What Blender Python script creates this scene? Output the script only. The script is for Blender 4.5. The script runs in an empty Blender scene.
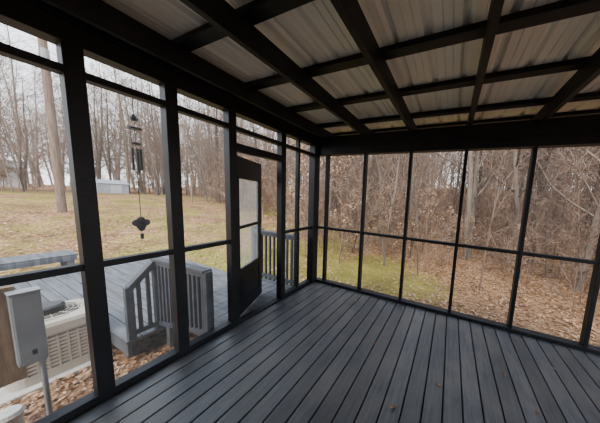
import bpy, math, random
import numpy as np
from mathutils import Vector, Matrix
random.seed(7)
C=bpy.context.scene.collection
# ---------------------------------------------------------------- materials
def new_mat(name):
    m=bpy.data.materials.new(name); m.use_nodes=True
    nt=m.node_tree; b=nt.nodes['Principled BSDF']; return m,nt,b
def noise_mat(name,c1,c2,scale=5,rough=.6,stretch=(1,1,1),bump=0.0,bscale=None,detail=6,metal=0,lo=.35,hi=.65,extra=None,spec=.5):
    m,nt,b=new_mat(name); N=nt.nodes; L=nt.links
    tc=N.new('ShaderNodeTexCoord'); mp=N.new('ShaderNodeMapping'); mp.inputs['Scale'].default_value=stretch
    L.new(tc.outputs['Object'],mp.inputs[0])
    n=N.new('ShaderNodeTexNoise'); n.inputs['Scale'].default_value=scale; n.inputs['Detail'].default_value=detail
    L.new(mp.outputs[0],n.inputs['Vector'])
    r=N.new('ShaderNodeValToRGB'); r.color_ramp.elements[0].position=lo; r.color_ramp.elements[1].position=hi
    r.color_ramp.elements[0].color=(*c1,1); r.color_ramp.elements[1].color=(*c2,1)
    L.new(n.outputs['Fac'],r.inputs[0]); L.new(r.outputs[0],b.inputs['Base Color'])
    b.inputs['Roughness'].default_value=rough; b.inputs['Metallic'].default_value=metal
    b.inputs['Specular IOR Level'].default_value=spec
    if bump>0:
        n2=N.new('ShaderNodeTexNoise'); n2.inputs['Scale'].default_value=bscale or scale*3; n2.inputs['Detail'].default_value=4
        L.new(mp.outputs[0],n2.inputs['Vector'])
        bp=N.new('ShaderNodeBump'); bp.inputs['Strength'].default_value=bump; bp.inputs['Distance'].default_value=.01
        L.new(n2.outputs['Fac'],bp.inputs['Height']); L.new(bp.outputs[0],b.inputs['Normal'])
    return m
M_paint=noise_mat('dark_paint',(.0055,.0065,.0095),(.012,.0135,.019),6,.5,bump=.15,bscale=40,spec=.35)
M_rail=noise_mat('gray_stain',(.027,.031,.039),(.052,.057,.068),8,.6,bump=.2)
M_deckout=noise_mat('weathered_deck',(.068,.073,.082),(.135,.142,.155),3,.6,stretch=(.6,6,1),bump=.2,spec=.3)
M_metal=noise_mat('galvanized_roof',(.80,.80,.76),(.90,.90,.85),2,.45,metal=.05,stretch=(1,.6,1))
M_metal2=noise_mat('steel_gray',(.24,.25,.26),(.31,.32,.33),4,.45)
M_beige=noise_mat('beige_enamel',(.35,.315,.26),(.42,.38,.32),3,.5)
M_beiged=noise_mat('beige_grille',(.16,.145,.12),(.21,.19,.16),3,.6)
M_black=noise_mat('black_metal',(.006,.006,.007),(.014,.014,.016),10,.4)
M_wood=noise_mat('raw_wood',(.20,.12,.06),(.33,.21,.11),6,.7,stretch=(1,6,1),bump=.3)
M_pole=noise_mat('pole_wood',(.13,.085,.06),(.21,.15,.11),6,.8,stretch=(3,3,.3),bump=.3)
M_leafd=noise_mat('dry_leaf',(.15,.075,.032),(.34,.19,.10),40,.7)
M_concrete=noise_mat('concrete',(.35,.34,.32),(.5,.49,.46),9,.8,bump=.3)
M_white=noise_mat('white_siding',(.52,.53,.53),(.62,.63,.64),2,.6)
M_blue=noise_mat('pale_tarp',(.33,.36,.40),(.42,.45,.49),2,.6)
M_roofd=noise_mat('shingle',(.12,.12,.13),(.2,.19,.19),8,.8)
M_siding=noise_mat('house_siding',(.42,.41,.38),(.48,.47,.44),3,.7,stretch=(1,1,8))
M_under=noise_mat('underfloor_black',(.004,.004,.004),(.008,.008,.008),5,.9)  # near-black colour of the slab below the floor boards
# floor boards: per-board tint from attribute, worn paint, soft sheen
def floor_mat():
    m,nt,b=new_mat('painted_floor_boards'); N=nt.nodes;L=nt.links
    tc=N.new('ShaderNodeTexCoord'); at=N.new('ShaderNodeAttribute'); at.attribute_name='tint'
    off=N.new('ShaderNodeVectorMath'); off.operation='MULTIPLY_ADD'
    mp=N.new('ShaderNodeMapping'); mp.inputs['Scale'].default_value=(22,1.6,1)
    off.inputs[1].default_value=(7,31,5); L.new(at.outputs['Color'],off.inputs[0]); L.new(tc.outputs['Object'],off.inputs[2])
    L.new(off.outputs[0],mp.inputs[0])
    n=N.new('ShaderNodeTexNoise'); n.inputs['Scale'].default_value=2.2; n.inputs['Detail'].default_value=8; n.inputs['Roughness'].default_value=.65
    L.new(mp.outputs[0],n.inputs['Vector'])
    r=N.new('ShaderNodeValToRGB'); e=r.color_ramp.elements
    e[0].position=.30;e[0].color=(.043,.047,.057,1); e[1].position=.70;e[1].color=(.135,.139,.152,1)
    L.new(n.outputs['Fac'],r.inputs[0])
    n2=N.new('ShaderNodeTexNoise'); n2.inputs['Scale'].default_value=1.6; n2.inputs['Detail'].default_value=7; n2.inputs['Roughness'].default_value=.65
    L.new(tc.outputs['Object'],n2.inputs['Vector'])
    r2=N.new('ShaderNodeValToRGB'); r2.color_ramp.elements[0].position=.46; r2.color_ramp.elements[1].position=.68
    r2.color_ramp.elements[0].color=(0,0,0,1); r2.color_ramp.elements[1].color=(.75,.75,.75,1)
    L.new(n2.outputs['Fac'],r2.inputs[0])
    mx=N.new('ShaderNodeMix'); mx.data_type='RGBA'; L.new(r2.outputs[0],mx.inputs['Factor']); L.new(r.outputs[0],mx.inputs['A']); mx.inputs['B'].default_value=(.18,.17,.155,1)
    mm=N.new('ShaderNodeMix'); mm.data_type='RGBA'; mm.blend_type='MULTIPLY'; mm.inputs['Factor'].default_value=.65
    L.new(mx.outputs['Result'],mm.inputs['A']); L.new(at.outputs['Color'],mm.inputs['B'])
    L.new(mm.outputs['Result'],b.inputs['Base Color'])
    rr=N.new('ShaderNodeMapRange'); rr.inputs['To Min'].default_value=.26; rr.inputs['To Max'].default_value=.52
    L.new(n2.outputs['Fac'],rr.inputs['Value']); L.new(rr.outputs[0],b.inputs['Roughness'])
    bp=N.new('ShaderNodeBump'); bp.inputs['Strength'].default_value=.25; bp.inputs['Distance'].default_value=.004
    L.new(n.outputs['Fac'],bp.inputs['Height']); L.new(bp.outputs[0],b.inputs['Normal'])
    return m
M_floor=floor_mat()
def thin_mat(name,tcol,dcol,fac,gloss):
    m,nt,b=new_mat(name); N=nt.nodes;L=nt.links; N.remove(b)
    out=N['Material Output']; t=N.new('ShaderNodeBsdfTransparent'); t.inputs[0].default_value=(*tcol,1)
    d=N.new('ShaderNodeBsdfTranslucent'); d.inputs[0].default_value=(*dcol,1)
    m1=N.new('ShaderNodeMixShader'); m1.inputs[0].default_value=fac; L.new(t.outputs[0],m1.inputs[1]); L.new(d.outputs[0],m1.inputs[2])
    if gloss:
        g=N.new('ShaderNodeBsdfGlossy'); g.inputs['Roughness'].default_value=.05
        m2=N.new('ShaderNodeMixShader'); m2.inputs[0].default_value=gloss; L.new(m1.outputs[0],m2.inputs[1]); L.new(g.outputs[0],m2.inputs[2]); L.new(m2.outputs[0],out.inputs[0])
    else: L.new(m1.outputs[0],out.inputs[0])
    return m
M_glass=thin_mat('door_glass',(.9,.92,.92),(.8,.8,.78),.12,.08)
M_screen=thin_mat('insect_screen',(1,1,1),(.30,.30,.30),.09,0)
def ground_mat():
    m,nt,b=new_mat('leaf_litter_ground'); N=nt.nodes;L=nt.links
    tc=N.new('ShaderNodeTexCoord')
    def noise(s,d=6,ro=.6):
        n=N.new('ShaderNodeTexNoise'); n.inputs['Scale'].default_value=s; n.inputs['Detail'].default_value=d; n.inputs['Roughness'].default_value=ro
        L.new(tc.outputs['Object'],n.inputs['Vector']); return n
    v=N.new('ShaderNodeTexVoronoi'); v.inputs['Scale'].default_value=14; L.new(tc.outputs['Object'],v.inputs['Vector'])
    sp=N.new('ShaderNodeSeparateColor'); L.new(v.outputs['Color'],sp.inputs[0])
    r=N.new('ShaderNodeValToRGB'); e=r.color_ramp.elements
    e[0].position=0;e[0].color=(.13,.065,.03,1); e[1].position=1;e[1].color=(.52,.32,.18,1)
    k=e.new(.45);k.color=(.31,.165,.08,1)
    L.new(sp.outputs[0],r.inputs[0])
    g=N.new('ShaderNodeValToRGB'); e=g.color_ramp.elements
    e[0].position=.3;e[0].color=(.17,.17,.03,1); e[1].position=.7;e[1].color=(.42,.33,.085,1)
    n1=noise(9,8,.7); L.new(n1.outputs['Fac'],g.inputs[0])
    msk=noise(.35,6,.7); at=N.new('ShaderNodeAttribute'); at.attribute_name='grass'
    ad=N.new('ShaderNodeMath'); ad.operation='ADD'; L.new(msk.outputs['Fac'],ad.inputs[0]); L.new(at.outputs['Fac'],ad.inputs[1])
    mr=N.new('ShaderNodeMapRange'); mr.inputs['From Min'].default_value=.93; mr.inputs['From Max'].default_value=1.12; L.new(ad.outputs[0],mr.inputs['Value'])
    mx=N.new('ShaderNodeMix'); mx.data_type='RGBA'; L.new(mr.outputs[0],mx.inputs['Factor']); L.new(r.outputs[0],mx.inputs['A']); L.new(g.outputs[0],mx.inputs['B'])
    n3=noise(.9,7,.65); mv=N.new('ShaderNodeMapRange'); mv.inputs['From Min'].default_value=.3; mv.inputs['From Max'].default_value=.7; mv.inputs['To Min'].default_value=.5; mv.inputs['To Max'].default_value=1.15
    L.new(n3.outputs['Fac'],mv.inputs['Value'])
    sc=N.new('ShaderNodeVectorMath'); sc.operation='SCALE'; L.new(mx.outputs['Result'],sc.inputs[0]); L.new(mv.outputs[0],sc.inputs['Scale'])
    L.new(sc.outputs[0],b.inputs['Base Color']); b.inputs['Roughness'].default_value=.9; b.inputs['Specular IOR Level'].default_value=.05
    bp=N.new('ShaderNodeBump'); bp.inputs['Strength'].default_value=.8; bp.inputs['Distance'].default_value=.05
    L.new(v.outputs['Distance'],bp.inputs['Height']); L.new(bp.outputs[0],b.inputs['Normal'])
    return m
M_ground=ground_mat()
def bark(name,a,b_): return noise_mat(name,a,b_,3,.9,stretch=(2,2,.4),spec=.05)
M_bark=[bark('bark_gray',(.10,.08,.065),(.21,.175,.145)),bark('bark_tan',(.17,.13,.10),(.31,.25,.20)),bark('bark_dark',(.055,.044,.035),(.13,.10,.08))]
M_barkhaze=bark('bark_far_haze',(.23,.185,.155),(.34,.285,.245))  # aerial haze painted in: paler bark colour for the far trees
M_twig=bark('twig_brown',(.14,.092,.067),(.27,.19,.145))
M_beech=noise_mat('beech_leaf',(.38,.235,.135),(.56,.38,.25),3,.8,spec=.05)
M_leaf2=noise_mat('oak_leaf',(.24,.13,.065),(.58,.40,.27),2.3,.8,spec=.05)
# ---------------------------------------------------------------- mesh helpers
class MB:
    def __init__(s): s.v=[];s.f=[];s.mi=[];s.tint=[]
    def box(s,x0,x1,y0,y1,z0,z1,mi=0,rot=None,piv=None,t=1.0):
        o=len(s.v)
        P=[(x,y,z) for z in (z0,z1) for x,y in ((x0,y0),(x1,y0),(x1,y1),(x0,y1))]
        if rot is not None:
            pv=Vector(piv); P=[tuple(rot@(Vector(p)-pv)+pv) for p in P]
        s.v+=P
        for f in ((0,3,2,1),(4,5,6,7),(0,1,5,4),(1,2,6,5),(2,3,7,6),(3,0,4,7)):
            s.f.append(tuple(o+i for i in f)); s.mi.append(mi); s.tint.append(t)
    def beam(s,a,b,w,h,mi=0,up=(0,0,1)):
        a=Vector(a);b=Vector(b);d=(b-a).normalized(); u=Vector(up)
        if abs(d.dot(u))>.99: u=Vector((1,0,0))
        sd=d.cross(u).normalized(); u=sd.cross(d).normalized(); o=len(s.v)
        for q in (a,b):
            for i,j in ((-1,-1),(1,-1),(1,1),(-1,1)): s.v.append(tuple(q+sd*i*w/2+u*j*h/2))
        for f in ((0,1,2,3),(7,6,5,4),(0,4,5,1),(1,5,6,2),(2,6,7,3),(3,7,4,0)):
            s.f.append(tuple(o+i for i in f)); s.mi.append(mi); s.tint.append(1)
    def tube(s,pts,rad,n=8,mi=0,cap=True):
        o=len(s.v); pts=[Vector(p) for p in pts]; m=len(pts)
        for i,p in enumerate(pts):
            d=(pts[min(i+1,m-1)]-pts[max(i-1,0)]).normalized()
            a=Vector((1,0,0)) if abs(d.x)<.8 else Vector((0,1,0))
            u=d.cross(a).normalized(); w=d.cross(u)
            for k in range(n):
                t=2*math.pi*k/n; s.v.append(tuple(p+(u*math.cos(t)+w*math.sin(t))*rad[i]))
        for i in range(m-1):
            for k in range(n):
                s.f.append((o+i*n+k,o+i*n+(k+1)%n,o+(i+1)*n+(k+1)%n,o+(i+1)*n+k)); s.mi.append(mi); s.tint.append(1)
        if cap:
            s.f.append(tuple(o+k for k in range(n))[::-1]); s.mi.append(mi); s.tint.append(1)
            s.f.append(tuple(o+(m-1)*n+k for k in range(n))); s.mi.append(mi); s.tint.append(1)
    def poly(s,P,mi=0):
        o=len(s.v); s.v+=[tuple(p) for p in P]; s.f.append(tuple(range(o,o+len(P)))); s.mi.append(mi); s.tint.append(1)
    def make(s,name,mats,parent=None,bevel=0,smooth=False,tint=False,link=True):
        me=bpy.data.meshes.new(name); me.from_pydata(s.v,[],s.f)
        for m in mats: me.materials.append(m)
        me.polygons.foreach_set('material_index',s.mi)
        if smooth: me.polygons.foreach_set('use_smooth',[True]*len(s.f))
        if tint:
            at=me.attributes.new('tint','FLOAT_COLOR','FACE'); 
            a=np.ones((len(s.f),4),'f'); a[:,:3]=np.array(s.tint)[:,None]; at.data.foreach_set('color',a.ravel())
        me.update()
        if not link: return me
        ob=bpy.data.objects.new(name,me); C.objects.link(ob)
        if parent: ob.parent=parent
        if bevel:
            b=ob.modifiers.new('bevel','BEVEL'); b.width=bevel; b.segments=2; b.limit_method='ANGLE'
        return ob
def empty(name):
    e=bpy.data.objects.new(name,None); C.objects.link(e); return e
# ---------------------------------------------------------------- porch shell
XR,YB=5.2,-4.4
X=[.185+.694*k for k in range(8)]
fl=MB(); x=.0; i=0
while x<XR:
    fl.box(x+.005,min(x+.135,XR),YB,0.03,-.03,0,t=random.uniform(.4,1)); x+=.14
fo=fl.make('floor',[M_floor],bevel=.005,tint=True)
ub=MB(); ub.box(-.04,XR,YB,.03,-.22,-.035); ub.make('trim_1',[M_under])  # slab under the boards, shows near-black through the gaps
rim=MB(); rim.box(-.085,-.045,YB,.07,-.24,-.002); rim.box(-.045,XR,.035,.075,-.24,-.002)
rim.make('trim_2',[M_rail])
# back wall (far)
w=MB()
for k,xx in enumerate(X):
    w.box(xx-.02,xx+.02,-.01,.07,0,2.24)
w.box(-.06,XR,-.02,.08,0.001,.045); w.box(-.0,XR,-.005,.05,.975,1.015)
w.box(-.05,XR,-.03,.09,2.222,2.50); w.box(-.05,XR,-.055,-.03,2.34,2.50)
w.make('wall_back',[M_paint],bevel=.003)
# left wall
w=MB()
pw=.04
for yy in (-3.9,-3.3,-2.87,-2.413,-1.953,-1.459,-.76):
    w.box(-.085,.005,yy-pw,yy+pw,0,2.38)
w.box(-.07,-.01,-.46,-.42,0,2.38)
w.box(-.09,.03,-.12,.02,0,2.38)                      # corner post
for a,b in ((YB,-1.5),(-.72,-.1)):
    w.box(-.085,.0,a,b,.001,.06); w.box(-.07,-.01,a,b,.975,1.02)
w.box(-.08,.0,YB,-.1,2.19,2.235)
w.box(-.085,.01,-1.42,-.80,1.98,2.06)                 # door head
w.box(-.085,.0,-1.42,-.80,.001,.02)                   # threshold
w.box(-.10,.02,YB,.0,2.36,2.60); w.box(.02,.06,YB,-.0,2.47,2.60)
w.make('wall_left',[M_paint],bevel=.003)
w=MB()
for yy in (-3.9,-3.1,-2.4,-1.7,-1.0,-.3): w.box(XR-.04,XR+.04,yy-.03,yy+.03,0,2.4)
w.box(XR-.04,XR+.04,YB,0,0.001,.05); w.box(XR-.03,XR+.03,YB,0,.975,1.015); w.box(XR-.05,XR+.05,YB,0,2.2,2.5)
w.make('wall_right',[M_paint])
w=MB(); w.box(-.1,XR+.1,YB-.15,YB-.01,-.6,2.7); w.make('wall_house',[M_siding])
# insect screens stretched over the outside of the frames
s_=MB(); s_.poly([(-.02,.072,.02),(XR,.072,.02),(XR,.072,2.24),(-.02,.072,2.24)]); s_.make('window_1',[M_screen])
s_=MB()
for (a,b,z0,z1) in ((YB,-1.46,.03,2.37),(-.76,-.06,.03,2.37),(-1.46,-.76,2.04,2.37)): s_.poly([(-.078,a,z0),(-.078,b,z0),(-.078,b,z1),(-.078,a,z1)])
s_.make('window_2',[M_screen])
# roof: rafters, purlins, ribbed metal
r=MB()
for k,xx in enumerate(X): r.box(xx-.022,xx+.022,YB,.3,2.452,2.60)
PY=[-.2,-.8,-1.37,-1.95,-2.53,-3.1,-3.7,.25]
for yy in PY: r.box(-.35,XR+.2,yy-.045,yy+.045,2.601,2.640)
ro=r.make('trim_3',[M_paint],bevel=.003)
c=MB(); xs=[];x=-.4
prof=[]
while x<XR+.3:
    prof+=[(x,0),(x+.022,.024),(x+.045,.024),(x+.067,0),(x+.118,0),(x+.124,.007),(x+.131,0),(x+.175,0),(x+.181,.007),(x+.188,0)]; x+=.2286
for j,(y0,y1) in enumerate(((YB-.1,.45),)):
    o=len(c.v)
    for px,pz in prof: c.v+=[(px,y0,2.643+pz),(px,y1,2.643+pz)]
    for q in range(len(prof)-1):
        c.f.append((o+2*q,o+2*q+1,o+2*q+3,o+2*q+2)); c.mi.append(0); c.tint.append(1)
co=c.make('ceiling',[M_metal]); so=co.modifiers.new('t','SOLIDIFY'); so.thickness=.002; so.offset=1
# ---------------------------------------------------------------- screen door
d=MB(); W=.67; T=.035   # built along +Y from hinge then rotated
def dbox(a,b,z0,z1,mi=0,t0=-T/2,t1=T/2): d.box(t0,t1,a,b,z0,z1,mi)
dbox(0,.085,.015,1.95); dbox(W-.085,W,.015,1.95)
dbox(.085,W-.085,.015,.16); dbox(.085,W-.085,.52,.60); dbox(.085,W-.085,1.10,1.135); dbox(.085,W-.085,1.70,1.95)
dbox(.085,W-.085,.16,.52,0,-.008,.008)
dbox(.12,W-.12,.20,.48,0,-.014,.014)
dbox(.085,W-.085,.60,1.10,1,-.003,.003); dbox(.085,W-.085,1.135,1.70,1,-.003,.003)
dbox(W-.06,W-.03,.95,1.09,2,.0175,.03); d.tube([(.03,W-.045,1.02),(.07,W-.045,1.02),(.07,W-.13,1.02)],[.008]*3,8,2)
dbox(-.01,.02,.25,.35,2,-.03,.03); dbox(-.01,.02,1.6,1.7,2,-.03,.03)
do=d.make('door_1',[M_paint,M_glass,M_metal2],bevel=.003)
do.location=(-.105,-1.39,0); do.rotation_euler=(0,0,math.atan2(.31,.60))
# ---------------------------------------------------------------- outside decks
gz=-.6
dk=MB()
x=-1.2
while x<-.09: dk.box(x,x+.135 if x+.135<-.09 else -.09,-1.62,-.30,-.05,-.012,t=1); x+=.14
dk.box(-1.2,-.09,-1.6,-1.56,-.2,-.051); dk.box(-1.2,-1.16,-1.6,-.3,-.2,-.051)
for px,py in ((-1.15,-1.58),(-.2,-1.58),(-1.15,-.35),(-.2,-.35)): dk.box(px-.04,px+.04,py-.04,py+.04,-.9,-.051)
dk.make('landing_deck',[M_deckout],bevel=.003)
dk=MB(); y=-1.97; dz=-.30
while y<-.1: dk.box(-5.1,-1.21,y,y+.130,dz-.035,dz); y+=.138
y=-3.35
while y<-2.0: dk.box(-5.1,-2.45,y,y+.130,dz-.035,dz); y+=.138
dk.box(-5.1,-1.21,-1.965,-1.93,dz-.19,dz-.036); dk.box(-2.485,-2.45,-3.35,-1.97,dz-.19,dz-.036); dk.box(-5.1,-1.21,-.12,-.08,dz-.19,dz-.036)
for px in (-5.0,-3.8,-2.6,-1.4):
    for py in (-1.89,-.18): dk.box(px-.045,px+.045,py-.045,py+.045,-.95,dz-.036)
dk.make('walkway_deck',[M_deckout],bevel=.003)
dk=MB()
for q in range(4): dk.box(-5.80+.145*q,-5.80+.145*q+.135,-3.4,-1.45,-.03,.01)
dk.box(-5.24,-5.21,-3.38,-1.47,-.12,-.031);dk.box(-5.8,-5.77,-3.38,-1.47,-.12,-.031)
for px in (-5.74,-5.27):
    for py in (-3.3,-2.4,-1.55): dk.box(px-.045,px+.045,py-.045,py+.045,-.9,-.031)
dk.make('deck_bench',[M_deckout],bevel=.003)
# railings
def railing(name,pts,zbots,bot_off=.08,sp=.095,posth=.06):
    g=MB()
    for (a,b) in zip(pts[:-1],pts[1:]):
        A=Vector(a);B=Vector(b)
        g.beam(A,B,.09,.03,1); g.beam(A-Vector((0,0,.045)),B-Vector((0,0,.045)),.035,.06)
        L=(Vector((B.x-A.x,B.y-A.y,0))).length; n=max(2,int(L/sp))
        for i in range(1,n):
            p=A.lerp(B,i/n)
            zb=g_bot(p); g.box(p.x-.017,p.x+.017,p.y-.017,p.y+.017,zb,p.z-.02)
        zA=g_bot(A)+bot_off; zB=g_bot(B)+bot_off
        g.beam((A.x,A.y,zA),(B.x,B.y,zB),.035,.06)
    for p,zbot in zip(pts,zbots):
        p=Vector(p); g.box(p.x-.034,p.x+.034,p.y-.034,p.y+.034,zbot,p.z+posth)
    return g.make(name,[M_rail,M_rail],bevel=.003)
def lb(p):
    if p.y<-1.665: return -.25
    return .0-.25*max(0,min(1,(-p.x)/1.2))
g_bot=lb
railing('stair_railing',[(-.14,-1.665,.69),(-1.24,-1.665,.64),(-1.24,-1.915,.36)],(-.2,-.299,-.299),.02,sp=.08,posth=.0)
g_bot=lambda p:-.01
railing('porch_railing',[(-.14,-.33,.86),(-1.15,-.33,.86)],(-.01,-.01),.06)
# ---------------------------------------------------------------- AC condenser
def rrect(cx,cy,h,r,n=6):
    P=[]
    for q,(sx,sy) in enumerate(((1,1),(-1,1),(-1,-1),(1,-1))):
        for i in range(n+1):
            t=math.pi/2*(q+i/n); P.append((cx+sx*(h-r)+r*math.cos(t)*1,cy+sy*(h-r)+r*math.sin(t)*1))
    return P
ac=MB()
def prism(mb,P,z0,z1,mi,cap=True):
    o=len(mb.v);n=len(P); mb.v+=[(a,b,z0) for a,b in P]+[(a,b,z1) for a,b in P]
    for i in range(n): mb.f.append((o+i,o+(i+1)%n,o+n+(i+1)%n,o+n+i)); mb.mi.append(mi); mb.tint.append(1)
    if cap:
        mb.f.append(tuple(range(o,o+n))[::-1]); mb.f.append(tuple(range(o+n,o+2*n))); mb.mi+=[mi,mi]; mb.tint+=[1,1]
ax,ay,ah=-1.93,-2.34,.30
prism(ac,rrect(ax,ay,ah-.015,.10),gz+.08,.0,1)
z=gz+.16
while z<-.08:
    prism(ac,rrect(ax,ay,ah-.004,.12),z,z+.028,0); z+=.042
for q in range(-3,4):
    u=q*.065
    for (a,b) in ((ax+ah-.004,ay+u),(ax-ah+.004,ay+u)): ac.box(a-.010,a+.003,b-.006,b+.006,gz+.1,-.05,0)
    for (a,b) in ((ax+u,ay+ah-.004),(ax+u,ay-ah+.004)): ac.box(a-.006,a+.006,b-.006,b+.006,gz+.1,-.05,0)
prism(ac,rrect(ax,ay,ah,.12),gz+.04,gz+.14,0); 
outer=rrect(ax,ay,ah+.008,.13,6); n=len(outer)
inner=[(ax+.24*math.cos(math.atan2(b-ay,a-ax)),ay+.24*math.sin(math.atan2(b-ay,a-ax))) for a,b in outer]
o=len(ac.v)
ac.v+=[(a,b,-.08) for a,b in outer]+[(a,b,.01) for a,b in outer]+[(ax+(a-ax)*.95,ay+(b-ay)*.95,.045) for a,b in outer]+[(a,b,.07) for a,b in inner]+[(a,b,-.02) for a,b in inner]
for l in range(4):
    for i in range(n):
        j=(i+1)%n; ac.f.append((o+l*n+i,o+l*n+j,o+(l+1)*n+j,o+(l+1)*n+i)); ac.mi.append(0); ac.tint.append(1)
ac.tube([(ax,ay,.001),(ax,ay,.004)],[.24,.24],32,1)
for rr in (.10,.135,.17,.205,.235):
    pts=[(ax+rr*math.cos(t*math.pi/16),ay+rr*math.sin(t*math.pi/16),.067+.02*(1-rr/.235)) for t in range(33)]
    ac.tube(pts,[.004]*33,5,0,False)
for q in range(12):
    t=q*math.pi/6; ac.tube([(ax+.05*math.cos(t),ay+.05*math.sin(t),.084),(ax+.238*math.cos(t),ay+.238*math.sin(t),.068)],[.004]*2,5,0)
ac.tube([(ax,ay,.01),(ax,ay,.14),(ax,ay,.16)],[.12,.12,.10],20,2)
for q in range(4):
    t=q*math.pi/2+.4; R=Matrix.Rotation(t,3,'Z')
    ac.poly([tuple(R@Vector(p)+Vector((ax,ay,0))) for p in ((.05,-.04,.015),(.21,-.08,.01),(.22,.05,.04),(.05,.04,.04))],2)
aco=ac.make('air_conditioner_condenser',[M_beige,M_beiged,M_black],bevel=0)
pd=MB(); pd.box(ax-.38,ax+.38,ay-.38,ay+.35,gz-.06,gz+.039); pd.make('concrete_pad',[M_concrete],bevel=.01)
# electric disconnect box, conduit, post/backboard
eb=MB()
eb.box(-.68,-.60,-2.655,-2.535,.19,.74,0); eb.box(-.60,-.59,-2.65,-2.54,.21,.72,0); eb.box(-.59,-.582,-2.60,-2.58,.26,.30,2); eb.box(-.69,-.585,-2.66,-2.53,.74,.75,0)
eb.tube([(-.64,-2.56,.19),(-.64,-2.56,-.64)],[.014,.014],12,0); eb.tube([(-.64,-2.56,.16),(-.64,-2.56,.19)],[.02,.02],12,0)
eb.make('electrical_box',[M_metal2,M_metal2,M_black],bevel=.005)
wp=MB(); wp.box(-.74,-.69,-2.90,-2.62,.05,.78); wp.box(-.83,-.74,-2.98,-2.86,-.7,.9); wp.make('wooden_post',[M_wood],bevel=.004)
vc=MB(); vc.tube([(-1.02,-2.70,-.62),(-1.02,-2.70,-.42),(-1.02,-2.70,-.38),(-1.02,-2.70,-.35),(-1.02,-2.70,-.345)],[.07,.07,.085,.07,.02],20,0); vc.make('drain_cleanout',[M_concrete],smooth=False)
# ---------------------------------------------------------------- wind chime
wc=MB(); cx,cy=-.17,-2.12
wc.tube([(cx,cy,2.36),(cx,cy,1.20)],[.0025]*2,5)
wc.tube([(cx,cy,1.985),(cx,cy,2.0)],[.04,.04],16); wc.tube([(cx,cy,2.05),(cx,cy,2.07),(cx,cy,2.10)],[.020,.024,.006],10); 
wc.tube([(cx,cy,1.87),(cx,cy,1.885)],[.028,.028],14)
for q,l in enumerate((.18,.16,.19,.15,.17)):
    t=q*2*math.pi/5; a,b=cx+.024*math.cos(t),cy+.024*math.sin(t)
    wc.tube([(a,b,1.985),(a,b,1.83)],[.0012]*2,4); wc.tube([(a,b,1.84),(a,b,1.84-l)],[.008]*2,8)
for (oy,oz,rr) in ((0,1.225,.030),(-.026,1.25,.028),(.026,1.25,.028),(0,1.275,.024),(0,1.20,.020)):
    wc.tube([(cx-.004,cy+oy,oz),(cx+.004,cy+oy,oz)],[rr,rr],12)
wc.tube([(cx,cy,1.16),(cx,cy,1.115)],[.012,.010],8); wc.tube([(cx,cy,1.2),(cx,cy,1.15)],[.0025]*2,5)
wc.make('wind_chime',[M_black])
# ---------------------------------------------------------------- terrain
def sm(t): t=max(0,min(1,t)); return t*t*(3-2*t)
def gh(x,y):
    left=-.6+1.2*sm((-x-4)/22)
    back=-.6-.55*sm((y-.3)/4)+6.5*sm((y-9)/50)
    w=sm((x+9)/9)*1.0
    base=left*(1-w)+back*w
    if y>0: base+= (1-w)*3.0*sm((y-18)/50)
    return base+.05*math.sin(x*1.3+y*.7)*sm((abs(x)+abs(y)-6)/8)
gx=sorted(set([round(v,3) for v in list(np.arange(-14,14,.5))+list(np.arange(-95,-14,2.5))+list(np.arange(14,80,2.5))]))
gy=sorted(set([round(v,3) for v in list(np.arange(-8,14,.5))+list(np.arange(-40,-8,3))+list(np.arange(14,95,2.5))]))
G=MB()
G.v=[(a,b,gh(a,b)) for b in gy for a in gx]; nx=len(gx)
G.f=[(j*nx+i,j*nx+i+1,(j+1)*nx+i+1,(j+1)*nx+i) for j in range(len(gy)-1) for i in range(nx-1)]
nbase=len(G.f); G.mi=[0]*nbase; G.tint=[1]*nbase
rng=random.Random(3)
def leaf(mb,x,y,z,s,mi=0,flat=.5):
    a=rng.uniform(0,6.283); R=Matrix.Rotation(a,3,'Z')@Matrix.Rotation(rng.uniform(-flat,flat),3,'X')@Matrix.Rotation(rng.uniform(-flat,flat),3,'Y')
    c=Vector((x,y,z)); k=rng.uniform(-.25,.25)
    P=[(-s,0,0),(-.3*s,-.42*s,k*s),(.5*s,-.36*s,k*s),(s,0,.1*s),(.5*s,.36*s,k*s),(-.3*s,.42*s,k*s)]
    mb.poly([R@Vector(p)+c for p in P],mi)
for _ in range(11000):
    x=rng.uniform(-4,-.1); y=rng.uniform(-3.6,-1.6)
    if -2.34<x<-1.54 and -2.74<y<-1.97: continue
    if y>-2.0 and x<-1.15: continue
    leaf(G,x,y,gh(x,y)+rng.uniform(.01,.05),rng.uniform(.015,.036),rng.choice((1,1,2,3)))
for _ in range(14000):
    x=rng.uniform(-3,9); y=.2+9*rng.random()**1.3
    if rng.random()<.85*math.exp(-((x+.6)**2/9+(y-3)**2/8)): continue
    leaf(G,x,y,gh(x,y)+rng.uniform(.01,.05),rng.uniform(.025,.05),rng.choice((1,2,3)))
for _ in range(4500):
    x=rng.uniform(-14,-2); y=rng.uniform(-3,8)
    if -6<x and -3.5<y<0: continue
    leaf(G,x,y,gh(x,y)+rng.uniform(.01,.04),rng.uniform(.03,.06),rng.choice((1,2,3)))
go=G.make('ground',[M_ground,M_leafd,M_beech,M_leaf2]); me=go.data
sf=[i<nbase for i in range(len(G.f))]; me.polygons.foreach_set('use_smooth',sf)
at=me.attributes.new('grass','FLOAT','POINT')
def grass(a,b):
    v=0.25
    if -34<a<-2 and b<16: v=.49
    v+=.55*math.exp(-((a+.8)**2/14+(b-3)**2/9))
    v-=.6*math.exp(-((a+.8)**2/3+(b+2.5)**2/3))
    return v
at.data.foreach_set('value',[grass(p[0],p[1]) for p in G.v])
fl2=MB()
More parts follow.
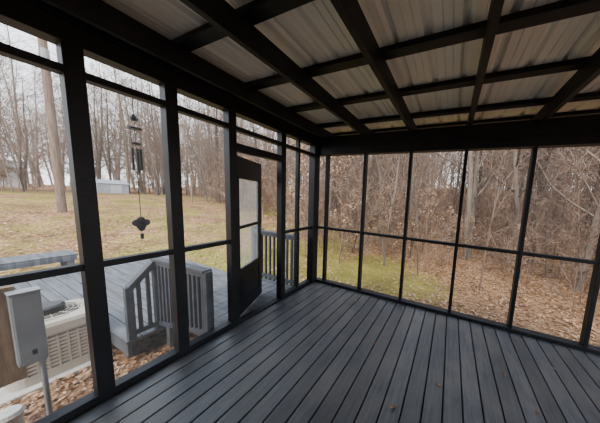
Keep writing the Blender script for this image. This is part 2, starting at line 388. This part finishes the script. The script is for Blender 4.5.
for (x,y) in ((1.55,-.98),(2.9,-1.1),(.45,-1.5),(2.6,-.3),(3.2,-.5),(1.9,-1.55),(.3,-.6),(2.2,-1.2),(3.4,-1.0),(1.0,-.3),(2.75,-.8),(3.0,-.15),(.8,-1.1)): leaf(fl2,x,y,.012,rng.uniform(.022,.036),0,.15)
fl2.make('fallen_leaves',[M_leafd])
# ---------------------------------------------------------------- utility pole, house, shed
up=MB(); ux,uy=-15.6,.25; uz=gh(ux,uy)
up.tube([(ux,uy,uz-.3),(ux,uy,9.2)],[.15,.12],12)
up.tube([(ux,uy,8.2),(ux-.1,uy-.5,8.5),(ux-.1,uy-1.0,8.45)],[.03]*3,6,1)
up.tube([(ux-.1,uy-.8,8.42),(ux-.1,uy-1.35,8.36)],[.12,.16],10,1)
up.tube([(ux+.16,uy,6.9),(ux+.16,uy,7.5)],[.12,.12],12,1)
up.make('utility_pole',[M_pole,M_metal2])
hs=MB(); hx,hz=-48,gh(-48,0)
hs.box(hx-4,hx,-9,3.6,hz-.2,hz+2.4,0)
for a,b in ((-2.2,-1.2),(1.6,2.5),(-5,-4)): hs.box(hx,hx+.04,a,b,hz+1.1,hz+1.9,2)
hs.box(hx,hx+.04,.0,.9,hz+.1,hz+2.0,1)
hs.poly([(hx+.4,-9.3,hz+2.35),(hx+.4,3.9,hz+2.35),(hx-2,3.9,hz+3.3),(hx-2,-9.3,hz+3.3)],1)
hs.poly([(hx-4.4,-9.3,hz+2.35),(hx-4.4,3.9,hz+2.35),(hx-2,3.9,hz+3.3),(hx-2,-9.3,hz+3.3)],1)
hs.poly([(hx,3.6,hz+2.4),(hx-4,3.6,hz+2.4),(hx-2,3.6,hz+3.2)],0)
hs.make('neighbor_house',[M_white,M_roofd,M_black])
sh=MB(); sx,sy=-32,6.4; sz=gh(sx,sy)
sh.box(sx-1,sx+1,sy-1.2,sy+.9,sz-.1,sz+1.0,0); sh.poly([(sx+1.1,sy-1.3,sz+1.0),(sx+1.1,sy+1.0,sz+1.0),(sx,sy+1.0,sz+1.4),(sx,sy-1.3,sz+1.4)],0);sh.poly([(sx-1.1,sy-1.3,sz+1.0),(sx-1.1,sy+1.0,sz+1.0),(sx,sy+1.0,sz+1.4),(sx,sy-1.3,sz+1.4)],0)
sh.box(sx+1,sx+1.03,sy-.4,sy+.4,sz,sz+.9,1)
sh.make('storage_shed',[M_blue,M_white])
# ---------------------------------------------------------------- trees
def rdir(r,d,ang):
    a=Vector((r.gauss(0,1),r.gauss(0,1),r.gauss(0,1))); p=d.cross(a).normalized()
    return (d*math.cos(ang)+p*math.sin(ang)).normalized()
def branch(mb,r,p,d,L,rad,lvl,mi,sides,curve=.25,lift=.15,leafy=0):
    n=4 if lvl<2 else 2; pts=[p];rs=[rad]; q=p.copy(); dd=d.copy()
    for i in range(n):
        dd=(dd+Vector((r.gauss(0,curve),r.gauss(0,curve),r.gauss(0,curve)+lift))*.5).normalized()
        q=q+dd*L/n; pts.append(q.copy()); rs.append(max(.0035,rad*(1-.85*(i+1)/n)))
    mb.tube(pts,rs,sides,mi if lvl<2 else 1,False)
    return pts,rs
def make_tree(seed,H,r0,nb,mat,start=.3,leafy=0,sub=(6,3),fine=.006):
    r=random.Random(seed); mb=MB()
    n=9; pts=[Vector((0,0,-.4))];rs=[r0*1.25]; q=Vector((0,0,0)); dd=Vector((r.gauss(0,.04),r.gauss(0,.04),1)).normalized()
    pts.append(q.copy()); rs.append(r0)
    for i in range(n):
        dd=(dd+Vector((r.gauss(0,.05),r.gauss(0,.05),.12))).normalized(); q=q+dd*H/n; pts.append(q.copy()); rs.append(max(.008,r0*(1-.9*((i+1)/n)**1.2)))
    mb.tube(pts,rs,7,0,False)
    for k in range(nb):
        t=start+(1-start)*((k+r.random())/nb)**.9; f=1+t*n; i=min(n,int(f)); fr=f-i; i2=min(i+1,n+1)
        p=pts[i].lerp(pts[i2],fr); rad=rs[i]*.42*r.uniform(.5,1.1)
        az=r.uniform(0,6.283); el=r.uniform(.35,1.1); d=Vector((math.cos(az)*math.cos(el),math.sin(az)*math.cos(el),math.sin(el)))
        L=H*(.34*(1-t)+.10)*r.uniform(.6,1.2)
        bp,br=branch(mb,r,p,d,L,max(rad,.008),1,0,4)
        for s in range(sub[0]):
            u=r.uniform(.2,1)*4; j=min(3,int(u)); pp=bp[j].lerp(bp[j+1],u-j); d2=rdir(r,(bp[j+1]-bp[j]).normalized(),r.uniform(.4,1.0))
            L2=L*r.uniform(.25,.5); sp,sr=branch(mb,r,pp,d2,L2,max(br[j]*.5,fine),2,1,3)
            for w_ in range(sub[1]):
                e=r.uniform(.2,1)*2; jj=min(1,int(e)); p3=sp[jj].lerp(sp[jj+1],e-jj); d3=rdir(r,(sp[jj+1]-sp[jj]).normalized(),r.uniform(.4,1.0))
                L3=L2*r.uniform(.35,.7); p4=p3+d3*L3
                mb.tube([p3,p4],[fine*.8,.003],3,1,False)
                if leafy:
                    for _ in range(leafy):
                        c_=p3.lerp(p4,r.random()); sz=r.uniform(.025,.045)
                        a=Vector((r.gauss(0,1),r.gauss(0,1),r.gauss(0,1))).normalized()*sz; b_=Vector((r.gauss(0,1),r.gauss(0,1),r.gauss(0,1))).normalized()*sz*.6
                        mb.poly([c_,c_+a+b_,c_+a*2,c_+a-b_],2)
    return mb.make('tree_mesh_%d'%seed,[mat,M_barkhaze if mat is M_barkhaze else M_twig,M_beech],link=False)
near=[make_tree(10+i,random.uniform(11,17),random.uniform(.06,.135),30,M_bark[i%3],start=.15) for i in range(7)]
thin=[make_tree(30+i,random.uniform(5,9),random.uniform(.022,.042),24,M_bark[(i+1)%3],start=.10,sub=(6,3)) for i in range(6)]
far=[make_tree(50+i,random.uniform(12,18),random.uniform(.09,.16),30,M_barkhaze,start=.15,fine=.012) for i in range(4)]  # far variants use the haze-paled bark on trunk and twigs
sap=[make_tree(70+i,random.uniform(2.2,4.5),random.uniform(.010,.02),18,M_twig,start=.05,sub=(5,4),leafy=(0,0,2,1)[i%4]) for i in range(6)]
forest=empty('forest'); cam0=Vector((2.159,-2.892,0)); cnt=0
def place(me,x,y,s):
    global cnt
    ob=bpy.data.objects.new('tree_%d'%cnt,me); cnt+=1; C.objects.link(ob); ob.parent=forest
    ob.location=(x,y,gh(x,y)-.02); ob.rotation_euler=(rng.gauss(0,.04),rng.gauss(0,.04),rng.uniform(0,6.28)); ob.scale=(s,s,s*rng.uniform(.9,1.15))
def rmin(th):   # degrees from +Y, negative = left
    if th<-72: return 30
    if th<-40: return 10+20*(-th-40)/32
    return 7.5
def scatter(n,meshes,rmul,rmax,pw,s0,s1,th0=-100,th1=50):
    k=0
    while k<n:
        th=rng.uniform(th0,th1); a=math.radians(th); r0=rmin(th)*rmul; rr=r0+(rmax-r0)*rng.random()**pw
        x=cam0.x+rr*math.sin(a); y=cam0.y+rr*math.cos(a)
        if y<1.2 and x>-9: continue
        if -36<x<-24 and abs(y-5.2)<2.6: continue
        if -53<x<-38 and -11<y<5: continue
        place(rng.choice(meshes),x,y,rng.uniform(s0,s1)); k+=1
scatter(175,near,1.1,45,.85,.8,1.2)
scatter(290,thin,.95,42,.85,.7,1.35)
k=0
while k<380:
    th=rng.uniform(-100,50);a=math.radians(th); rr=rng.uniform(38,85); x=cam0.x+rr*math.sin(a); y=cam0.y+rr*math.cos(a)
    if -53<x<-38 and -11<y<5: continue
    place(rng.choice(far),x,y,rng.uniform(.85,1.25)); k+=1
scatter(640,sap,.9,34,.8,.7,1.5,-60,50)
scatter(130,sap,1.0,45,.8,.8,1.5,-100,-55)
# ---------------------------------------------------------------- light
wd=bpy.data.worlds.new('overcast'); bpy.context.scene.world=wd; wd.use_nodes=True; nt=wd.node_tree;N=nt.nodes;L=nt.links
bg=N['Background']; tc=N.new('ShaderNodeTexCoord'); sp=N.new('ShaderNodeSeparateXYZ'); L.new(tc.outputs['Generated'],sp.inputs[0])
rp=N.new('ShaderNodeValToRGB'); e=rp.color_ramp.elements; e[0].position=0;e[0].color=(.95,.96,.98,1); e[1].position=.8;e[1].color=(.70,.81,.97,1)
L.new(sp.outputs['Z'],rp.inputs[0]); L.new(rp.outputs[0],bg.inputs[0]); bg.inputs[1].default_value=3.8
sl=bpy.data.lights.new('sun','SUN'); sl.energy=5; sl.angle=.6; sl.color=(1,.93,.83); so=bpy.data.objects.new('sun',sl); C.objects.link(so); so.rotation_euler=(math.radians(40),math.radians(-15),math.radians(30))
# ---------------------------------------------------------------- camera
f,yaw,pit,rol=200.486,23.308,6.472,3.068
y_=math.radians(yaw);p_=math.radians(pit);r_=math.radians(rol)
fw=Vector((-math.sin(y_)*math.cos(p_),math.cos(y_)*math.cos(p_),-math.sin(p_))); rt=Vector((math.cos(y_),math.sin(y_),0)); upv=rt.cross(fw)
a=rt*math.cos(r_)+upv*math.sin(r_); b=-rt*math.sin(r_)+upv*math.cos(r_)
cd=bpy.data.cameras.new('camera'); cam=bpy.data.objects.new('camera',cd); C.objects.link(cam)
mt=Matrix((a,b,-fw)).transposed().to_4x4(); mt.translation=(2.159,-2.892,1.55); cam.matrix_world=mt
cd.sensor_width=36; cd.sensor_fit='HORIZONTAL'; cd.lens=f*36/600; cd.shift_x=-(363.936-300)/600; cd.shift_y=(220.709-211.5)/600; cd.clip_start=.02; cd.clip_end=500
bpy.context.scene.camera=cam
